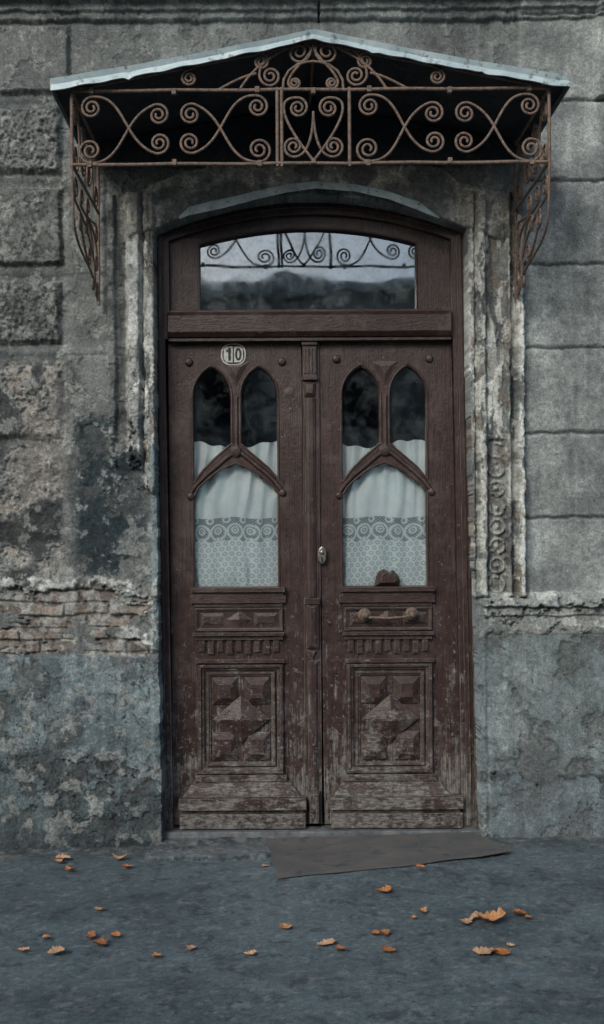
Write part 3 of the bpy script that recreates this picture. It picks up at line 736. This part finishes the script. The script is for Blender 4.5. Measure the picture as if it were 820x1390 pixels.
L3 = []
for x in (xL, xR):
    L3 += [[(x, YRL + p[0] * k, z1_ - p[1] * k) for p in l] for l in sid]
    L3 += [[(x, YRL + p[0] * k, z0_ - p[1] * k) for p in l] for l in brk]
tubes('scrollwork_sides', L3, .0062, M_iron, can)

# =================== GROUND ===================
def gz(x, y): return -.012 + .02 * np.clip(x, -2.2, 2.2)
xs = np.concatenate([np.arange(-40, -3, 1.), np.arange(-3, -1.7, .05), np.arange(-1.7, 2.0, .0085), np.arange(2.0, 3.4, .05), np.arange(3.4, 40, 1.)])
ys = np.concatenate([np.arange(-3.6, -2.4, .05), np.arange(-2.4, .36, .0085)])
GX, GY = np.meshgrid(xs, ys, indexing='ij')
g1 = fbm(GX * 1.3, GY * 1.6, 4, 601, .5); g2 = fbm(GX * 9, GY * 9, 6, 620, .68); g3 = fbm(GX * 60, GY * 60, 2, 640, .7)
GZ = gz(GX, GY) + (g1 - .5) * .022 + (g2 - .5) * .006 + (g3 - .5) * .003
GC = np.zeros(GX.shape + (3,)); t = ss(.3, .7, g1)[..., None]
GC[:] = np.array([.088, .120, .132]) * (1 - t) + np.array([.120, .158, .171]) * t
w1 = (g2 - .5) * .16
pt = ss(.02, -.02, np.abs(GX + .38 + w1) - .32) * ss(.02, -.02, np.abs(GY + .12 + w1) - .20)
GZ += .022 * pt * (.6 + .8 * g2); GC = cm(GC, (.19, .215, .22), pt * .6); GC = cm(GC, (.05, .05, .05), pt * ss(.55, .65, g2) * .6)
ed = pt * (1 - pt) * 4; GC = cm(GC, (.04, .042, .045), ed * .8)
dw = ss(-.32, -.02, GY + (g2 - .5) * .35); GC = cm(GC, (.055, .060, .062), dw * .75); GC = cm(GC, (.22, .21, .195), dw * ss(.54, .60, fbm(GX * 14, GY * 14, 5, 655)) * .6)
GZ += .014 * ss(-.12, .0, GY + (g2 - .5) * .1) * (g2)
cr = np.abs(fbm(GX * .7, GY * .9, 7, 660, .6) - .5); crm = ss(.0022, .0004, cr); GZ -= .004 * crm; GC = cm(GC, (.03, .035, .038), crm * .65)
st = ss(.50, .62, fbm(GX * 2.2, GY * 3, 7, 670, .62)); GC = cm(GC, (.058, .078, .088), st * .5)
st = ss(.62, .66, fbm(GX * 30, GY * 30, 4, 675, .6)); GC = cm(GC, (.24, .25, .245), st * .35)
st = ss(.66, .69, fbm(GX * 13, GY * 13, 4, 678, .6)); GC = cm(GC, (.04, .045, .05), st * .5)
GC *= (.78 + .44 * g2)[..., None]; GC *= (.70 + .6 * g3)[..., None]
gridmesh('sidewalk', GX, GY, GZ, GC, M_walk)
def slab(name, x0, x1, y0, y1, z, mat):
    me = bpy.data.meshes.new(name); me.from_pydata([(x0, y0, z), (x1, y0, z), (x1, y1, z), (x0, y1, z)], [], [(0, 1, 2, 3)]); return link(name, me, mat)
slab('ground', -400, 400, -400, 400, -.30, simple_mat('earth', (.05, .045, .035), (.09, .08, .06), 3, .95))
slab('road', -60, 60, -11.5, -3.75, -.17, M_road)
def kerb(name, y0, y1):
    vs_, fs = [], []
    x = -40.
    while x < 40:
        b0 = len(vs_); x2 = x + .99
        for z in (-.3, -.052 + random.uniform(-.003, .003)):
            vs_ += [(x, y0, z), (x2, y0, z), (x2, y1, z), (x, y1, z)]
        fs += [(b0 + 4, b0 + 5, b0 + 6, b0 + 7), (b0, b0 + 1, b0 + 5, b0 + 4), (b0 + 2, b0 + 3, b0 + 7, b0 + 6), (b0 + 1, b0 + 2, b0 + 6, b0 + 5), (b0 + 3, b0, b0 + 4, b0 + 7)]
        x += 1.0
    me = bpy.data.meshes.new(name); me.from_pydata(vs_, [], fs); o = link(name, me, M_kerb)
    md = o.modifiers.new('b', 'BEVEL'); md.width = .012; md.segments = 2
kerb('kerb', -3.76, -3.60); kerb('kerb', -11.66, -11.5)
me = bpy.data.meshes.new('far_sidewalk'); me.from_pydata([(-40, -14, -.06), (40, -14, -.06), (40, -11.66, -.06), (-40, -11.66, -.06)], [], [(0, 1, 2, 3)]); link('far_sidewalk', me, M_road)
opp = empty('opposite_building')
V_, F_ = [], []
def wb(x0, x1, y0, y1, z0, z1):
    b0 = len(V_); V_.extend([(x0, y0, z0), (x1, y0, z0), (x1, y1, z0), (x0, y1, z0), (x0, y0, z1), (x1, y0, z1), (x1, y1, z1), (x0, y1, z1)])
    F_.extend([tuple(b0 + i for i in f) for f in ((0, 1, 2, 3), (4, 5, 6, 7), (0, 1, 5, 4), (1, 2, 6, 5), (2, 3, 7, 6), (3, 0, 4, 7))])
wb(-12, 9, -22, -14.3, -.3, 6.2); wb(-12.2, 9.2, -22.2, -14.0, 6.2, 6.5)
for f_ in (0.9, 3.8):
    for i in range(8):
        x = -11 + i * 2.5
        wb(x - .62, x - .5, -14.3, -14.15, f_, f_ + 1.9); wb(x + .5, x + .62, -14.3, -14.15, f_, f_ + 1.9); wb(x - .7, x + .7, -14.3, -14.1, f_ + 1.9, f_ + 2.1); wb(x - .7, x + .7, -14.3, -14.1, f_ - .12, f_)
me = bpy.data.meshes.new('walls'); me.from_pydata(V_, [], F_); link('walls', me, M_opp, opp)
V_, F_ = [], []
for f_ in (0.9, 3.8):
    for i in range(8):
        x = -11 + i * 2.5; wb(x - .5, x + .5, -14.3, -14.28, f_, f_ + 1.9)
me = bpy.data.meshes.new('windows'); me.from_pydata(V_, [], F_); link('windows', me, M_oppw, opp)

# mat
cor = [(-.085, -.005), (1.04, .012), (1.17, -.38), (-.02, -.70)]
vs_, fs = [], []; nx, ny = 40, 24
for lay in (0, 1):
    for j in range(ny + 1):
        for i in range(nx + 1):
            a, q = i / nx, j / ny
            xt = cor[0][0] * (1 - a) + cor[1][0] * a; yt = cor[0][1] * (1 - a) + cor[1][1] * a
            xb_ = cor[3][0] * (1 - a) + cor[2][0] * a; yb2 = cor[3][1] * (1 - a) + cor[2][1] * a
            x = xt * (1 - q) + xb_ * q; y = yt * (1 - q) + yb2 * q
            z = float(gz(x, y)) + .012 + (.012 if lay else 0) + .004 * math.sin(x * 7 + 1) * math.sin(y * 9) + (.012 * max(0, a - .85) / .15 * q)
            vs_.append((x + .004 * math.sin(y * 20), y + .004 * math.sin(x * 17), z))
nn = (nx + 1) * (ny + 1)
for j in range(ny):
    for i in range(nx):
        a = j * (nx + 1) + i; fs.append((nn + a, nn + a + 1, nn + a + nx + 2, nn + a + nx + 1)); fs.append((a, a + nx + 1, a + nx + 2, a + 1))
for i in range(nx):
    a = i; fs.append((a, a + 1, nn + a + 1, nn + a)); a = ny * (nx + 1) + i; fs.append((a + 1, a, nn + a, nn + a + 1))
for j in range(ny):
    a = j * (nx + 1); c_ = a + nx + 1; fs.append((a, nn + a, nn + c_, c_)); a += nx; c_ += nx; fs.append((a, c_, nn + c_, nn + a))
me = bpy.data.meshes.new('doormat'); me.from_pydata(vs_, [], fs); link('doormat', me, M_mat)

# fallen leaves
LV, LF, LC = [], [], []
def addleaf(px, py, size):
    gy = F * EYE / (py - HZ) - CAMD; gx = (px - CX) * (CAMD + gy) / F
    for _ in range(3):
        zz = float(gz(gx, gy)); gy = F * (EYE - zz) / (py - HZ) - CAMD; gx = (px - CX) * (CAMD + gy) / F
    size *= 1.1
    n = 14; ang = random.uniform(0, 6.28); asp = random.uniform(.55, .95); curl = random.uniform(.2, 1.1); fold = random.uniform(.2, 1.0)
    tw = random.uniform(-.8, .8)
    base = float(gz(gx, gy)) + .008 + (.020 if (360 < px < 690 and 1120 < py < 1190) else 0)
    b0 = len(LV); ca, sa = math.cos(ang), math.sin(ang)
    col = random.choice([(.50, .20, .07), (.42, .17, .07), (.55, .27, .12), (.33, .14, .06), (.60, .37, .22), (.55, .30, .18)])
    for i in range(n + 1):
        t_ = i / n; w = asp * .5 * (math.sin(math.pi * t_ ** .7) ** .7) * (1 + .25 * math.sin(t_ * 31 + px))
        for s in (-1, -.5, 0, .5, 1):
            bend = .12 * math.sin(t_ * 3)
            lx = (t_ - .5) * size; ly = (s * w * (1 + .15 * math.sin(t_ * 17 + s)) + bend) * size
            lz = size * (curl * ((t_ - .5) ** 2) * .9 + fold * abs(s) * w * .6 + tw * s * w * (t_ - .5)) + .002 * random.random()
            LV.append((gx + lx * ca - ly * sa, gy + lx * sa + ly * ca, base + max(0, lz)))
            kx = .7 + .4 * random.random(); LC.append((col[0] * kx, col[1] * kx, col[2] * kx, 1))
    for i in range(n):
        for s in range(4):
            a = b0 + i * 5 + s; LF.append((a, a + 1, a + 6, a + 5))
    b1 = len(LV)
    for t_ in (0, 1):
        for s in (-1, 1):
            lx = (-.5 - .3 * t_) * size; ly = s * .012 * size; LV.append((gx + lx * ca - ly * sa, gy + lx * sa + ly * ca, base + .004)); LC.append((.3, .15, .07, 1))
    LF.append((b1, b1 + 1, b1 + 3, b1 + 2))
P_ = [(83, 1167, .075), (93, 1181, .06), (160, 1165, .075), (170, 1179, .05), (76, 1171, .05), (133, 1235, .05), (28, 1291, .05), (60, 1273, .035), (117, 1273, .06), (135, 1283, .07), (152, 1272, .05), (73, 1294, .07),
      (358, 1178, .04), (386, 1262, .06), (439, 1284, .08), (460, 1293, .05), (517, 1213, .075), (517, 1271, .06), (568, 1187, .045), (573, 1242, .06), (632, 1256, .075), (662, 1253, .12), (645, 1250, .07), (702, 1246, .06), (715, 1250, .04),
      (655, 1297, .09), (525, 1297, .06), (678, 1298, .07), (258, 1290, .04), (336, 1298, .05), (505, 1270, .035), (560, 1250, .03), (690, 1290, .03), (210, 1300, .04)]
for p in P_: addleaf(*p)
me = bpy.data.meshes.new('fallen_leaves'); me.from_pydata(LV, [], LF)
ca = me.color_attributes.new('Col', 'FLOAT_COLOR', 'POINT'); ca.data.foreach_set('color', np.array(LC, np.float32).ravel())
link('fallen_leaves', me, attr_mat('dry_leaf', .6, 180, .001, .3), None, True)

# =================== LIGHT / CAMERA ===================
w = bpy.data.worlds.new('World'); S.world = w; w.use_nodes = True; nt = w.node_tree
sky = nt.nodes.new('ShaderNodeTexSky'); sky.sky_type = 'NISHITA'; sky.sun_disc = False
el, az = math.radians(32), math.radians(208)
sky.sun_elevation = el; sky.sun_rotation = az; sky.air_density = 1.0; sky.dust_density = 2.0; sky.ozone_density = .6
nt.links.new(sky.outputs[0], nt.nodes['Background'].inputs[0]); nt.nodes['Background'].inputs[1].default_value = .15
sd = bpy.data.lights.new('sun', 'SUN'); sd.energy = 1.8; sd.angle = math.radians(20); sd.color = (1, .985, .92)
so = bpy.data.objects.new('sun', sd); COL.objects.link(so)
dirv = Vector((math.sin(az) * math.cos(el), math.cos(az) * math.cos(el), math.sin(el)))
so.rotation_euler = dirv.to_track_quat('Z', 'Y').to_euler()
cd = bpy.data.cameras.new('camera'); co = bpy.data.objects.new('camera', cd); COL.objects.link(co)
co.location = (0, -CAMD, EYE); co.rotation_euler = (math.pi / 2, math.radians(.35), 0)
cd.sensor_fit = 'AUTO'; cd.sensor_width = 36; cd.lens = F / 1390 * 36
cd.shift_x = 30 / 1390; cd.shift_y = 45 / 1390; cd.clip_end = 2000
S.camera = co
S.view_settings.view_transform = 'Standard'; S.view_settings.look = 'None'; S.view_settings.exposure = 0
